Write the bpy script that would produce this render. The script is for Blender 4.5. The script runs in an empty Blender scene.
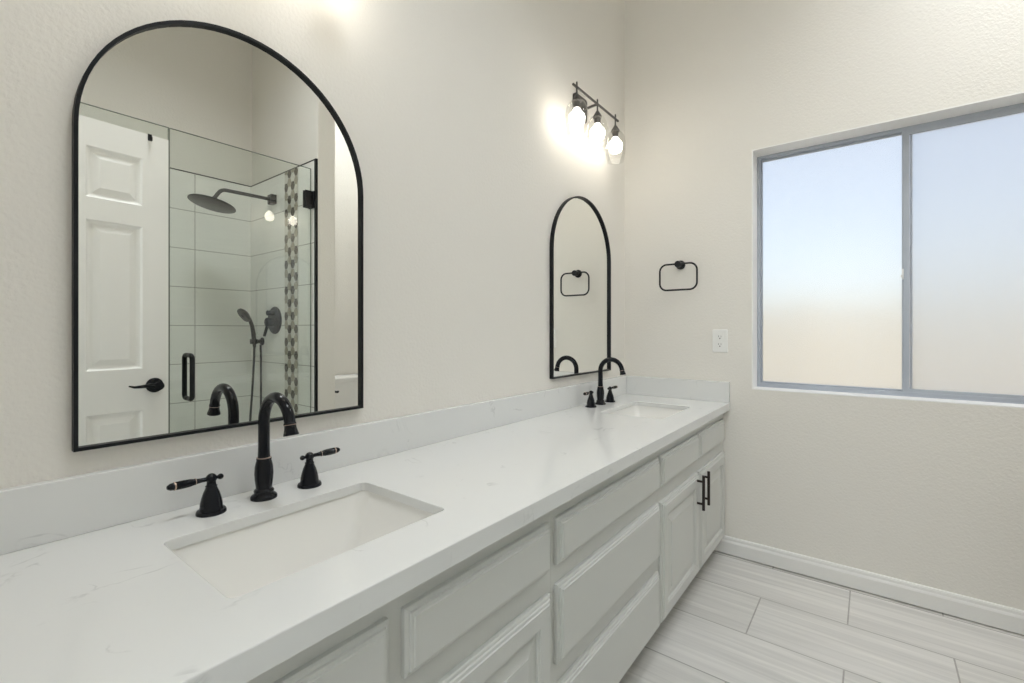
import bpy, bmesh, math, random
from mathutils import Vector, Matrix

PI = math.pi
random.seed(7)
S = bpy.context.scene
COL = S.collection

# ------------------------------------------------------------------ camera, world, lights, exposure
XW = 2.4814                      # window wall; the vanity wall is y = 0
cd = bpy.data.cameras.new('camera')
cam = bpy.data.objects.new('camera', cd)
COL.objects.link(cam)
cam.location = (0.0, -1.11, 1.111)
cam.rotation_euler = (PI / 2, 0, math.atan2(359.0, 464.0) - PI / 2)
cd.sensor_width = 36.0
cd.lens = 36.0 * 464.0 / 1024.0
cd.shift_y = -11.0 / 1024.0
cd.clip_start = 0.01
S.camera = cam

S.view_settings.view_transform = 'Standard'
S.view_settings.look = 'None'
S.view_settings.gamma = 1.0
S.view_settings.use_curve_mapping = False
S.view_settings.exposure = 0.22
S.cycles.max_bounces = 16
S.cycles.diffuse_bounces = 8
S.cycles.glossy_bounces = 10
S.cycles.transmission_bounces = 10
S.cycles.transparent_max_bounces = 24
S.cycles.use_denoising = True
S.cycles.sample_clamp_indirect = 6.0

SKY_STRENGTH = 0.395
world = bpy.data.worlds.new('sky')
S.world = world
world.use_nodes = True
wn = world.node_tree
sky = wn.nodes.new('ShaderNodeTexSky')
sky.sky_type = 'NISHITA'
sky.sun_disc = False
sky.sun_elevation = math.radians(38)
sky.sun_rotation = math.radians(200)
sky.dust_density = 2.0
bg = wn.nodes['Background']
bg.inputs['Strength'].default_value = SKY_STRENGTH
haze = wn.nodes.new('ShaderNodeMix'); haze.data_type = 'RGBA'      # thin white cloud over the blue
haze.inputs['Factor'].default_value = 0.62; haze.inputs['B'].default_value = (1.75, 1.75, 1.78, 1)
wn.links.new(sky.outputs['Color'], haze.inputs['A'])
wn.links.new(haze.outputs['Result'], bg.inputs['Color'])

BULB = 13.0                      # emission of the vanity bulbs
CEILING_FILL = 36.0              # emission of the added fill lamps on the ceiling, out of view

HALL_FILL = 3.0                # emission of the added fill panel, unseen behind the camera

# ------------------------------------------------------------------ materials
def mat(name):
    m = bpy.data.materials.new(name)
    m.use_nodes = True
    nt = m.node_tree
    return m, nt, nt.nodes['Principled BSDF']

def setp(p, **kw):
    for k, v in kw.items():
        p.inputs[k.replace('_', ' ')].default_value = v

def plain(name, col, rough=0.5, metal=0.0, coat=0.0, bump=None, spec=0.5):
    m, nt, p = mat(name)
    p.inputs['Base Color'].default_value = (*col, 1)
    p.inputs['Roughness'].default_value = rough
    p.inputs['Metallic'].default_value = metal
    p.inputs['Coat Weight'].default_value = coat
    p.inputs['Specular IOR Level'].default_value = spec
    if bump:
        scale, strength, dist = bump
        tc = nt.nodes.new('ShaderNodeTexCoord')
        n = nt.nodes.new('ShaderNodeTexNoise')
        n.inputs['Scale'].default_value = scale
        n.inputs['Detail'].default_value = 3
        b = nt.nodes.new('ShaderNodeBump')
        b.inputs['Strength'].default_value = strength
        b.inputs['Distance'].default_value = dist
        nt.links.new(tc.outputs['Object'], n.inputs['Vector'])
        nt.links.new(n.outputs['Fac'], b.inputs['Height'])
        nt.links.new(b.outputs['Normal'], p.inputs['Normal'])
    return m

M = {}
M['wall'] = plain('wall_paint', (0.80, 0.775, 0.725), 0.75, bump=(115.0, 0.32, 0.005), spec=0.3)
M['return'] = plain('white_paint', (0.90, 0.89, 0.87), 0.5)
M['ceiling'] = plain('ceiling_paint', (0.9, 0.9, 0.89), 0.8)
M['trim'] = plain('baseboard_paint', (0.83, 0.82, 0.80), 0.35)
M['cabinet'] = plain('cabinet_paint', (0.605, 0.61, 0.58), 0.33, bump=(30.0, 0.03, 0.002))
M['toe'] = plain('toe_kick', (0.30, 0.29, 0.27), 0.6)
M['porcelain'] = plain('porcelain', (0.84, 0.83, 0.80), 0.12, coat=0.3)
M['bronze'] = plain('dark_bronze', (0.007, 0.008, 0.011), 0.10, spec=0.25)
M['copper'] = plain('worn_copper_edge', (0.50, 0.38, 0.32), 0.3, metal=0.9)
M['black'] = plain('matte_black', (0.010, 0.011, 0.013), 0.34, spec=0.3)
M['blackframe'] = plain('mirror_frame_black', (0.008, 0.009, 0.011), 0.45, spec=0.25)
M['gunmetal'] = plain('gunmetal', (0.09, 0.085, 0.08), 0.45, metal=0.5)
M['pulls'] = plain('brown_bronze', (0.035, 0.025, 0.022), 0.35, metal=0.5)
M['alu'] = plain('anodised_aluminium', (0.42, 0.45, 0.50), 0.38, metal=0.4)
M['door'] = plain('door_paint', (0.88, 0.88, 0.86), 0.4)
M['plastic'] = plain('white_plastic', (0.83, 0.83, 0.81), 0.35)
M['slot'] = plain('dark_slot', (0.03, 0.03, 0.03), 0.6)
M['stucco'] = plain('tan_block', (0.86, 0.77, 0.57), 0.9, bump=(12, 0.3, 0.01))
M['gravel'] = plain('tan_gravel', (0.80, 0.715, 0.55), 0.95, bump=(40, 0.5, 0.02))
M['pan'] = plain('shower_pan', (0.75, 0.74, 0.71), 0.4)
M['grout'] = plain('mosaic_grout', (0.55, 0.53, 0.49), 0.7)
M['hex_dark'] = plain('mosaic_brown', (0.10, 0.085, 0.068), 0.25)
M['hex_mid'] = plain('mosaic_beige', (0.38, 0.345, 0.28), 0.25)
M['hex_light'] = plain('mosaic_white', (0.72, 0.70, 0.65), 0.2)

# silvered glass
m, nt, p = mat('mirror_silver'); M['mirror'] = m
setp(p, Base_Color=(0.925, 0.93, 0.90, 1), Metallic=1.0, Roughness=0.0)

# glowing bulb, fill-lamp diffuser and hall fill pane
def glow(name, col, strength):
    m, nt, p = mat(name)
    p.inputs['Base Color'].default_value = (0.9, 0.9, 0.88, 1)
    p.inputs['Emission Color'].default_value = (*col, 1)
    p.inputs['Emission Strength'].default_value = strength
    return m
M['bulb'] = glow('lit_bulb', (1.0, 0.93, 0.82), BULB)
M['lamp'] = glow('fill_diffuser', (0.93, 0.97, 1.0), CEILING_FILL)  # for the added ceiling fill
M['fill_glow'] = glow('fill_pane', (0.86, 0.94, 1.0), HALL_FILL)

# clear glass: transparent plus a Fresnel reflection on the faces that look outward
def clear(name, tint, ior, extra=0.0):
    m, nt, p = mat(name)
    nt.nodes.remove(p)
    out = nt.nodes['Material Output']
    tr = nt.nodes.new('ShaderNodeBsdfTransparent'); tr.inputs[0].default_value = (*tint, 1)
    gl = nt.nodes.new('ShaderNodeBsdfGlossy'); gl.inputs['Roughness'].default_value = 0.0
    gl.inputs['Color'].default_value = (1, 1, 1, 1)
    fr = nt.nodes.new('ShaderNodeFresnel'); fr.inputs['IOR'].default_value = ior
    ge = nt.nodes.new('ShaderNodeNewGeometry')
    inv = nt.nodes.new('ShaderNodeMath'); inv.operation = 'SUBTRACT'; inv.inputs[0].default_value = 1.0
    mul = nt.nodes.new('ShaderNodeMath'); mul.operation = 'MULTIPLY'
    mx = nt.nodes.new('ShaderNodeMixShader')
    nt.links.new(ge.outputs['Backfacing'], inv.inputs[1])
    nt.links.new(fr.outputs[0], mul.inputs[0]); nt.links.new(inv.outputs[0], mul.inputs[1])
    add = nt.nodes.new('ShaderNodeMath'); add.operation = 'ADD'; add.inputs[1].default_value = extra
    add.use_clamp = True
    nt.links.new(mul.outputs[0], add.inputs[0])
    nt.links.new(add.outputs[0], mx.inputs['Fac'])
    nt.links.new(tr.outputs[0], mx.inputs[1]); nt.links.new(gl.outputs[0], mx.inputs[2])
    nt.links.new(mx.outputs[0], out.inputs['Surface'])
    return m
M['glass'] = clear('shower_glass', (0.962, 0.984, 0.970), 1.9)
M['shade'] = clear('lamp_glass', (0.955, 0.955, 0.95), 1.3, 0.0)
M['glassedge'] = plain('glass_edge', (0.20, 0.22, 0.19), 0.2)

# obscure window glass: rough refraction with a pebbled surface
def frosted(name, rough, col, bump):
    m, nt, p = mat(name)
    setp(p, Base_Color=(*col, 1), Roughness=rough, IOR=1.45)
    p.inputs['Transmission Weight'].default_value = 1.0
    tc = nt.nodes.new('ShaderNodeTexCoord')
    n = nt.nodes.new('ShaderNodeTexNoise'); n.inputs['Scale'].default_value = 170; n.inputs['Detail'].default_value = 2
    b = nt.nodes.new('ShaderNodeBump'); b.inputs['Strength'].default_value = bump; b.inputs['Distance'].default_value = 0.002
    nt.links.new(tc.outputs['Object'], n.inputs['Vector'])
    nt.links.new(n.outputs['Fac'], b.inputs['Height'])
    nt.links.new(b.outputs['Normal'], p.inputs['Normal'])
    tl = nt.nodes.new('ShaderNodeBsdfTranslucent'); tl.inputs['Color'].default_value = (0.95, 0.96, 0.97, 1)
    mx = nt.nodes.new('ShaderNodeMixShader'); mx.inputs[0].default_value = 0.20
    nt.links.new(p.outputs[0], mx.inputs[1]); nt.links.new(tl.outputs[0], mx.inputs[2])
    nt.links.new(mx.outputs[0], nt.nodes['Material Output'].inputs['Surface'])
    return m
M['pane'] = frosted('obscure_glass', 0.24, (0.98, 0.985, 0.99), 0.10)
M['pane2'] = frosted('obscure_glass_fine', 0.38, (0.95, 0.96, 0.98), 0.16)

# insect screen behind the sliding sash
m, nt, p = mat('insect_screen'); M['screen'] = m
nt.nodes.remove(p)
tr = nt.nodes.new('ShaderNodeBsdfTransparent')
df = nt.nodes.new('ShaderNodeBsdfDiffuse'); df.inputs[0].default_value = (0.22, 0.22, 0.24, 1)
mx = nt.nodes.new('ShaderNodeMixShader'); mx.inputs[0].default_value = 0.06
nt.links.new(tr.outputs[0], mx.inputs[1]); nt.links.new(df.outputs[0], mx.inputs[2])
nt.links.new(mx.outputs[0], nt.nodes['Material Output'].inputs['Surface'])

# white quartz with faint grey veins
m, nt, p = mat('white_quartz'); M['quartz'] = m
setp(p, Roughness=0.16)
tc = nt.nodes.new('ShaderNodeTexCoord')
n1 = nt.nodes.new('ShaderNodeTexNoise'); n1.inputs['Scale'].default_value = 5.5; n1.inputs['Detail'].default_value = 6
n1.inputs['Distortion'].default_value = 0.9
n2 = nt.nodes.new('ShaderNodeTexNoise'); n2.inputs['Scale'].default_value = 13.0; n2.inputs['Detail'].default_value = 2
s1 = nt.nodes.new('ShaderNodeMath'); s1.operation = 'SUBTRACT'; s1.inputs[1].default_value = 0.5
ab = nt.nodes.new('ShaderNodeMath'); ab.operation = 'ABSOLUTE'
r1 = nt.nodes.new('ShaderNodeMapRange'); r1.inputs['From Min'].default_value = 0.0; r1.inputs['From Max'].default_value = 0.013
r1.inputs['To Min'].default_value = 1.0; r1.inputs['To Max'].default_value = 0.0
r2 = nt.nodes.new('ShaderNodeMapRange'); r2.inputs['From Min'].default_value = 0.56; r2.inputs['From Max'].default_value = 0.68
mu = nt.nodes.new('ShaderNodeMath'); mu.operation = 'MULTIPLY'
mc = nt.nodes.new('ShaderNodeMix'); mc.data_type = 'RGBA'
mc.inputs['A'].default_value = (0.755, 0.760, 0.750, 1); mc.inputs['B'].default_value = (0.62, 0.625, 0.62, 1)
nt.links.new(tc.outputs['Object'], n1.inputs['Vector']); nt.links.new(tc.outputs['Object'], n2.inputs['Vector'])
nt.links.new(n1.outputs['Fac'], s1.inputs[0]); nt.links.new(s1.outputs[0], ab.inputs[0])
nt.links.new(ab.outputs[0], r1.inputs['Value']); nt.links.new(n2.outputs['Fac'], r2.inputs['Value'])
nt.links.new(r1.outputs[0], mu.inputs[0]); nt.links.new(r2.outputs[0], mu.inputs[1])
nt.links.new(mu.outputs[0], mc.inputs['Factor']); nt.links.new(mc.outputs['Result'], p.inputs['Base Color'])

# tiles: a brick pattern on two chosen object axes
def tile_mat(name, axes, shift, width, height, offset, mortar, c1, c2, cm, rough, grain, grain_amt, bump):
    m, nt, p = mat(name)
    p.inputs['Roughness'].default_value = rough
    tc = nt.nodes.new('ShaderNodeTexCoord')
    sp = nt.nodes.new('ShaderNodeSeparateXYZ')
    cb = nt.nodes.new('ShaderNodeCombineXYZ')
    nt.links.new(tc.outputs['Object'], sp.inputs[0])
    for i in range(2):
        a = nt.nodes.new('ShaderNodeMath'); a.operation = 'SUBTRACT'; a.inputs[1].default_value = shift[i]
        nt.links.new(sp.outputs[axes[i]], a.inputs[0]); nt.links.new(a.outputs[0], cb.inputs[i])
    br = nt.nodes.new('ShaderNodeTexBrick')
    br.offset = offset; br.offset_frequency = 2; br.squash = 1.0
    br.inputs['Scale'].default_value = 1.0
    br.inputs['Mortar Size'].default_value = mortar
    br.inputs['Mortar Smooth'].default_value = 0.1
    br.inputs['Brick Width'].default_value = width
    br.inputs['Row Height'].default_value = height
    br.inputs['Color1'].default_value = (*c1, 1); br.inputs['Color2'].default_value = (*c2, 1)
    br.inputs['Mortar'].default_value = (*cm, 1)
    nt.links.new(cb.outputs[0], br.inputs['Vector'])
    mp = nt.nodes.new('ShaderNodeMapping')
    mp.inputs['Scale'].default_value = grain
    nt.links.new(cb.outputs[0], mp.inputs['Vector'])
    no = nt.nodes.new('ShaderNodeTexNoise'); no.inputs['Scale'].default_value = 1.0
    no.inputs['Detail'].default_value = 4; no.inputs['Distortion'].default_value = 0.5
    # every tile shifts its own grain
    ad = nt.nodes.new('ShaderNodeVectorMath'); ad.operation = 'MULTIPLY_ADD'
    ad.inputs[1].default_value = (40, 40, 40)
    nt.links.new(br.outputs['Color'], ad.inputs[0]); nt.links.new(mp.outputs[0], ad.inputs[2])
    nt.links.new(ad.outputs[0], no.inputs['Vector'])
    mr = nt.nodes.new('ShaderNodeMapRange')
    mr.inputs['From Min'].default_value = 0.3; mr.inputs['From Max'].default_value = 0.7
    mr.inputs['To Min'].default_value = 1.0 - grain_amt; mr.inputs['To Max'].default_value = 1.0 + grain_amt * 0.6
    nt.links.new(no.outputs['Fac'], mr.inputs['Value'])
    vm = nt.nodes.new('ShaderNodeVectorMath'); vm.operation = 'SCALE'
    nt.links.new(br.outputs['Color'], vm.inputs[0]); nt.links.new(mr.outputs[0], vm.inputs['Scale'])
    nt.links.new(vm.outputs[0], p.inputs['Base Color'])
    b = nt.nodes.new('ShaderNodeBump'); b.inputs['Strength'].default_value = bump; b.inputs['Distance'].default_value = 0.003
    sb = nt.nodes.new('ShaderNodeMath'); sb.operation = 'SUBTRACT'
    nt.links.new(no.outputs['Fac'], sb.inputs[0]); nt.links.new(br.outputs['Fac'], sb.inputs[1])
    nt.links.new(sb.outputs[0], b.inputs['Height']); nt.links.new(b.outputs['Normal'], p.inputs['Normal'])
    return m
M['floor'] = tile_mat('floor_tile', (1, 0), (-1.04 - 0.2925, 2.16 - 0.2925 * 20), 0.585, 0.2925, 0.5, 0.0026,
                      (0.71, 0.695, 0.67), (0.66, 0.645, 0.615), (0.40, 0.385, 0.36), 0.34, (1.7, 40, 1), 0.16, 0.06)
M['tile_back'] = tile_mat('shower_tile_back', (0, 2), (1.0711 - 0.5976 * 4, 2.0801 - 0.23456 * 12), 0.5976, 0.23456, 0.0, 0.0022,
                          (0.90, 0.895, 0.865), (0.885, 0.88, 0.85), (0.40, 0.39, 0.36), 0.22, (5, 90, 1), 0.03, 0.22)
M['tile_side'] = tile_mat('shower_tile_side', (1, 2), (-1.7508 - 5.976, 2.0801 - 0.23456 * 12), 5.976, 0.23456, 0.0, 0.0022,
                          (0.90, 0.895, 0.865), (0.885, 0.88, 0.85), (0.40, 0.39, 0.36), 0.22, (5, 90, 1), 0.03, 0.22)

# ------------------------------------------------------------------ mesh helpers
def box(bm, x0, x1, y0, y1, z0, z1, mi=0):
    v = [bm.verts.new(c) for c in ((x0, y0, z0), (x1, y0, z0), (x1, y1, z0), (x0, y1, z0),
                                   (x0, y0, z1), (x1, y0, z1), (x1, y1, z1), (x0, y1, z1))]
    for f in ((0, 3, 2, 1), (4, 5, 6, 7), (0, 1, 5, 4), (1, 2, 6, 5), (2, 3, 7, 6), (3, 0, 4, 7)):
        bm.faces.new([v[i] for i in f]).material_index = mi

def loft(bm, rings, cap0=True, cap1=True, closed=False):
    """rings of equal length, joined; each ring a list of points"""
    R = [[bm.verts.new(p) for p in r] for r in rings]
    n = len(R[0])
    pairs = list(zip(R, R[1:])) + ([(R[-1], R[0])] if closed else [])
    for a, b in pairs:
        for i in range(n):
            j = (i + 1) % n
            bm.faces.new((a[i], a[j], b[j], b[i]))
    if not closed:
        if cap0: bm.faces.new(R[0][::-1])
        if cap1: bm.faces.new(R[-1])

def frame_of(d):
    d = d.normalized()
    a = Vector((0, 0, 1)) if abs(d.z) < 0.9 else Vector((1, 0, 0))
    u = d.cross(a).normalized()
    return u, d.cross(u).normalized()

def lathe(bm, prof, o=(0, 0, 0), axis=(0, 0, 1), seg=32, cap0=True, cap1=True):
    o = Vector(o); d = Vector(axis).normalized(); u, w = frame_of(d)
    rings = []
    for r, h in prof:
        rings.append([o + d * h + (u * math.cos(2 * PI * i / seg) + w * math.sin(2 * PI * i / seg)) * max(r, 1e-5) for i in range(seg)])
    loft(bm, rings, cap0, cap1)

def tube(bm, pts, r, seg=16, closed=False):
    pts = [Vector(p) for p in pts]
    n = len(pts)
    rr = r if isinstance(r, (list, tuple)) else [r] * n
    tang = []
    for i in range(n):
        a = pts[(i - 1) % n] if (closed or i > 0) else pts[0]
        b = pts[(i + 1) % n] if (closed or i < n - 1) else pts[-1]
        tang.append((b - a).normalized())
    u, _ = frame_of(tang[0])
    rings = []
    for i in range(n):
        t = tang[i]
        u = (u - t * u.dot(t)).normalized()
        w = t.cross(u)
        rings.append([pts[i] + (u * math.cos(2 * PI * k / seg) + w * math.sin(2 * PI * k / seg)) * rr[i] for k in range(seg)])
    loft(bm, rings, closed=closed)

def arc(c, r, a0, a1, n, ax1, ax2):
    c = Vector(c); e1 = Vector(ax1); e2 = Vector(ax2)
    return [c + e1 * r * math.cos(a0 + (a1 - a0) * i / n) + e2 * r * math.sin(a0 + (a1 - a0) * i / n) for i in range(n + 1)]

def rrect(x0, x1, y0, y1, r, n=6):
    """rounded rectangle in 2D, counter-clockwise"""
    out = []
    for cx, cy, a in ((x1 - r, y1 - r, 0), (x0 + r, y1 - r, PI / 2), (x0 + r, y0 + r, PI), (x1 - r, y0 + r, 1.5 * PI)):
        for i in range(n + 1):
            t = a + PI / 2 * i / n
            out.append((cx + r * math.cos(t), cy + r * math.sin(t)))
    return out

def sphere(bm, c, r, u=20, v=12, sz=1.0):
    prof = [(r * math.sin(PI * i / v), -r * sz * math.cos(PI * i / v)) for i in range(v + 1)]
    lathe(bm, prof, c, (0, 0, 1), u)

def plate_holes(bm, outer, holes, to3, depth):
    """flat plate with holes, thickened along depth (Vector)"""
    edges = []
    for loop in [outer] + holes:
        vs = [bm.verts.new(to3(*p)) for p in loop]
        for i in range(len(vs)):
            edges.append(bm.edges.new((vs[i], vs[(i + 1) % len(vs)])))
    res = bmesh.ops.triangle_fill(bm, use_beauty=True, use_dissolve=False, edges=edges)
    faces = [g for g in res['geom'] if isinstance(g, bmesh.types.BMFace)]
    ext = bmesh.ops.extrude_face_region(bm, geom=faces, use_keep_orig=True)
    vs = [g for g in ext['geom'] if isinstance(g, bmesh.types.BMVert)]
    bmesh.ops.translate(bm, verts=vs, vec=Vector(depth))

def obj(name, bm, m, parent=None, smooth=False, bevel=0.0, seg=2, loc=None, rotz=0.0, fix=True):
    if fix:
        bmesh.ops.remove_doubles(bm, verts=bm.verts, dist=1e-6)
        bmesh.ops.recalc_face_normals(bm, faces=bm.faces)
    me = bpy.data.meshes.new(name)
    bm.to_mesh(me); bm.free()
    o = bpy.data.objects.new(name, me)
    COL.objects.link(o)
    for x in (m if isinstance(m, (list, tuple)) else [m]):
        me.materials.append(x)
    if parent is not None: o.parent = parent
    if loc is not None: o.location = loc
    o.rotation_euler = (0, 0, rotz)
    if smooth:
        me.set_sharp_from_angle(angle=math.radians(38))
        for p in me.polygons: p.use_smooth = True
    if bevel:
        b = o.modifiers.new('bevel', 'BEVEL'); b.width = bevel; b.segments = seg
        b.limit_method = 'ANGLE'; b.angle_limit = math.radians(40)
        b.harden_normals = False
    return o

def BM(): return bmesh.new()

def tag(o, label, cat, group=None, kind=None):
    o['label'] = label; o['category'] = cat
    if group: o['group'] = group
    if kind: o['kind'] = kind
    return o

def thing(name, label, cat, loc=(0, 0, 0), group=None, kind=None, rotz=0.0):
    o = bpy.data.objects.new(name, None)
    o.empty_display_size = 0.05
    COL.objects.link(o); o.location = loc; o.rotation_euler = (0, 0, rotz)
    return tag(o, label, cat, group, kind)

def dup(root, loc, label):
    r = root.copy(); COL.objects.link(r); r.location = loc; r['label'] = label
    for ch in list(root.children):
        c = ch.copy(); COL.objects.link(c); c.parent = r
        for g in list(ch.children):
            d = g.copy(); COL.objects.link(d); d.parent = c
    return r

def struct(name, bm, m, label, cat, **kw):
    return tag(obj(name, bm, m, **kw), label, cat, kind='structure')

# ------------------------------------------------------------------ the room
ZC = 3.35                        # ceiling
XL = -0.05                       # doorway wall
YB = -2.230                      # wall behind shower and toilet
ZT = 0.7545                      # countertop surface

bm = BM(); box(bm, -1.6, XW + 0.02, YB - 0.07, 0.4, -0.08, 0.0)
struct('floor', bm, M['floor'], 'pale grey wood-look plank tiles on the bathroom floor', 'floor')
bm = BM(); box(bm, XL - 0.14, XW + 0.16, YB - 0.14, 0.14, ZC, ZC + 0.1)
struct('ceiling', bm, M['ceiling'], 'plain white ceiling high above the vanity', 'ceiling')
bm = BM(); box(bm, XL - 0.12, XW + 0.15, 0.0, 0.12, 0.0, ZC)
struct('wall_left', bm, M['wall'], 'textured off-white wall carrying the two arched mirrors', 'wall')

# window wall with its opening
WY0, WY1, WZ0, WZ1 = -1.815, -0.6565, 0.8285, 1.981
bm = BM()
plate_holes(bm, [(YB - 0.12, 0.0), (0.0, 0.0), (0.0, ZC), (YB - 0.12, ZC)],
            [[(WY0, WZ0), (WY1, WZ0), (WY1, WZ1), (WY0, WZ1)]], lambda a, b: (XW, a, b), (0.15, 0, 0))
wr = struct('wall_right', bm, M['wall'], 'off-white wall with the frosted window and towel ring', 'wall')

# doorway wall behind the camera
DY0, DY1, DZ = -1.30, -0.585, 1.955
bm = BM()
plate_holes(bm, [(YB - 0.12, 0.0), (DY0, 0.0), (DY0, DZ), (DY1, DZ), (DY1, 0.0), (0.0, 0.0), (0.0, ZC), (YB - 0.12, ZC)], [],
            lambda a, b: (XL, a, b), (-0.12, 0, 0))
struct('wall_rear', bm, M['wall'], 'off-white wall with the open doorway at the near end of the vanity', 'wall')
bm = BM(); box(bm, XL, XW, YB - 0.12, YB, 0.0, ZC)
struct('wall_back', bm, M['wall'], 'beige wall behind the shower, seen in the large mirror above the tile', 'wall')
bm = BM(); box(bm, 1.409, 1.5166, YB, -1.393, 0.0, ZC)
struct('wall_partition', bm, M['wall'], 'white end of the wall between shower and toilet, seen in the mirror', 'wall', bevel=0.004)

# baseboards
def baseboard(name, a, b, nrm, label):
    a = Vector(a); b = Vector(b); n = Vector(nrm)
    prof = [(0.0, 0.006), (0.013, 0.006), (0.013, 0.062), (0.011, 0.068), (0.009, 0.072), (0.0085, 0.082), (0.006, 0.088), (0.0, 0.0895)]
    bm = BM()
    loft(bm, [[p + n * d + Vector((0, 0, h)) for d, h in prof] for p in (a, b)])
    return struct(name, bm, M['trim'], label, 'baseboard')
baseboard('baseboard_right', (XW, -0.45, 0), (XW, YB, 0), (-1, 0, 0), 'white moulded baseboard along the foot of the window wall')
baseboard('baseboard_back', (1.5166, YB, 0), (XW - 0.014, YB, 0), (0, 1, 0), 'white baseboard on the wall behind the toilet')
baseboard('baseboard_partition', (1.530, -1.393, 0), (1.402, -1.393, 0), (0, 1, 0), 'white baseboard across the end of the shower partition')

# ------------------------------------------------------------------ window
win = thing('window_1', 'sliding window with grey metal frame and two frosted panes', 'window', (XW + 0.11, WY0, WZ0), kind='structure')
W = WY1 - WY0; Hh = WZ1 - WZ0
def frame_rect(bm, y0, y1, z0, z1, w, x0, x1, wb=None):
    wb = wb or w
    outer = [(y0, z0), (y1, z0), (y1, z1), (y0, z1)]
    plate_holes(bm, outer, [[(y0 + w, z0 + wb), (y1 - w, z0 + wb), (y1 - w, z1 - w), (y0 + w, z1 - w)]],
                lambda a, b: (x0, a, b), (x1 - x0, 0, 0))
bm = BM(); frame_rect(bm, 0.0, W, 0.0, Hh, 0.017, 0.0, 0.038, 0.021)
box(bm, -0.006, 0.0, 0.0, W, 0.0, 0.006)                      # track lip
obj('window_frame', bm, M['alu'], win, bevel=0.0015)
ymid = W / 2
# fixed light (photo's left): deeper in the frame
bm = BM(); frame_rect(bm, ymid - 0.014, W - 0.015, 0.019, Hh - 0.016, 0.0075, 0.018, 0.036, 0.009)
s1 = obj('fixed_sash', bm, M['alu'], win, bevel=0.001)
bm = BM(); box(bm, 0.025, 0.029, ymid - 0.007, W - 0.0225, 0.0265, Hh - 0.0235)
obj('pane', bm, M['pane'], s1)
# sliding sash (photo's right): in front
bm = BM(); frame_rect(bm, 0.012, ymid + 0.021, 0.012, Hh - 0.012, 0.024, 0.001, 0.017, 0.022)
box(bm, -0.004, 0.001, ymid + 0.0145, ymid + 0.0195, 0.02, Hh - 0.02)
s2 = obj('sliding_sash', bm, M['alu'], win, bevel=0.0012)
bm = BM(); box(bm, 0.006, 0.010, 0.035, ymid - 0.002, 0.033, Hh - 0.035)
obj('pane', bm, M['pane2'], s2)
bm = BM(); box(bm, -0.012, 0.001, ymid + 0.0155, ymid + 0.0215, 0.50, 0.545)
box(bm, -0.015, -0.010, ymid + 0.0155, ymid + 0.026, 0.508, 0.520)
obj('latch', bm, M['plastic'], s2, bevel=0.001)
bm = BM(); box(bm, 0.0345, 0.0355, 0.018, ymid - 0.012, 0.022, Hh - 0.018)
obj('insect_screen', bm, M['screen'], win)
# white painted returns lining the opening
bm = BM()
t = 0.0025
box(bm, XW - 0.0005, XW + 0.109, WY1 - t, WY1 + 0.002, WZ0, WZ1)
box(bm, XW - 0.0005, XW + 0.109, WY0 - 0.002, WY0 + t, WZ0, WZ1)
box(bm, XW - 0.0005, XW + 0.109, WY0, WY1, WZ1 - t, WZ1 + 0.002)
box(bm, XW - 0.0005, XW + 0.109, WY0, WY1, WZ0 - 0.002, WZ0 + t)
struct('trim_1', bm, M['return'], 'white painted return lining the window opening', 'window return')

# outside
bm = BM(); box(bm, XW + 0.2, XW + 45, -40, 40, -0.4, -0.25)
struct('ground', bm, M['gravel'], 'tan gravel yard beyond the frosted window', 'ground')
bm = BM(); box(bm, XW + 9.0, XW + 9.2, -30, 30, -0.3, 1.62)
for i in range(-10, 11):
    box(bm, XW + 8.9, XW + 9.3, i * 3.0 - 0.2, i * 3.0 + 0.2, -0.3, 1.70)
struct('garden_wall', bm, M['stucco'], 'tan block garden wall blurred behind the frosted window', 'garden wall')

# ------------------------------------------------------------------ shower (seen in the large mirror)
YG = -1.4304  # shower, partition and open door positions scaled about the camera's mirror image
bm = BM(); box(bm, XL, 1.409, -2.230, -2.2198, 0.0, 2.0801)
struct('wall_tile_back', bm, M['tile_back'], 'pale large-format tile on the back of the shower', 'tile wall')
bm = BM(); box(bm, 1.3986, 1.409, -2.2198, -1.4076, 0.0, 2.0801)
struct('wall_tile_side', bm, M['tile_side'], 'pale tile on the shower wall carrying the shower head', 'tile wall')
bm = BM()
box(bm, XL, 1.3986, -2.2248, -2.2183, 2.079, 2.085)
box(bm, 1.3971, 1.409, -2.2198, -1.4076, 2.079, 2.085)
box(bm, 1.3961, 1.409, -1.4087, -1.3928, 0.09, 2.085)
struct('trim_2', bm, M['black'], 'thin black metal edging around the shower tile', 'tile edging')
bm = BM(); box(bm, XL, 1.3986, -2.2198, -1.48, 0.0, 0.05)
struct('trim_3', bm, M['pan'], 'pale shower pan below the glass', 'shower pan', bevel=0.006)
bm = BM(); box(bm, XL, 1.3986, -1.48, -1.38, 0.0, 0.095)
struct('trim_4', bm, M['tile_back'], 'low tiled curb under the shower glass', 'shower curb', bevel=0.004)
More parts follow.
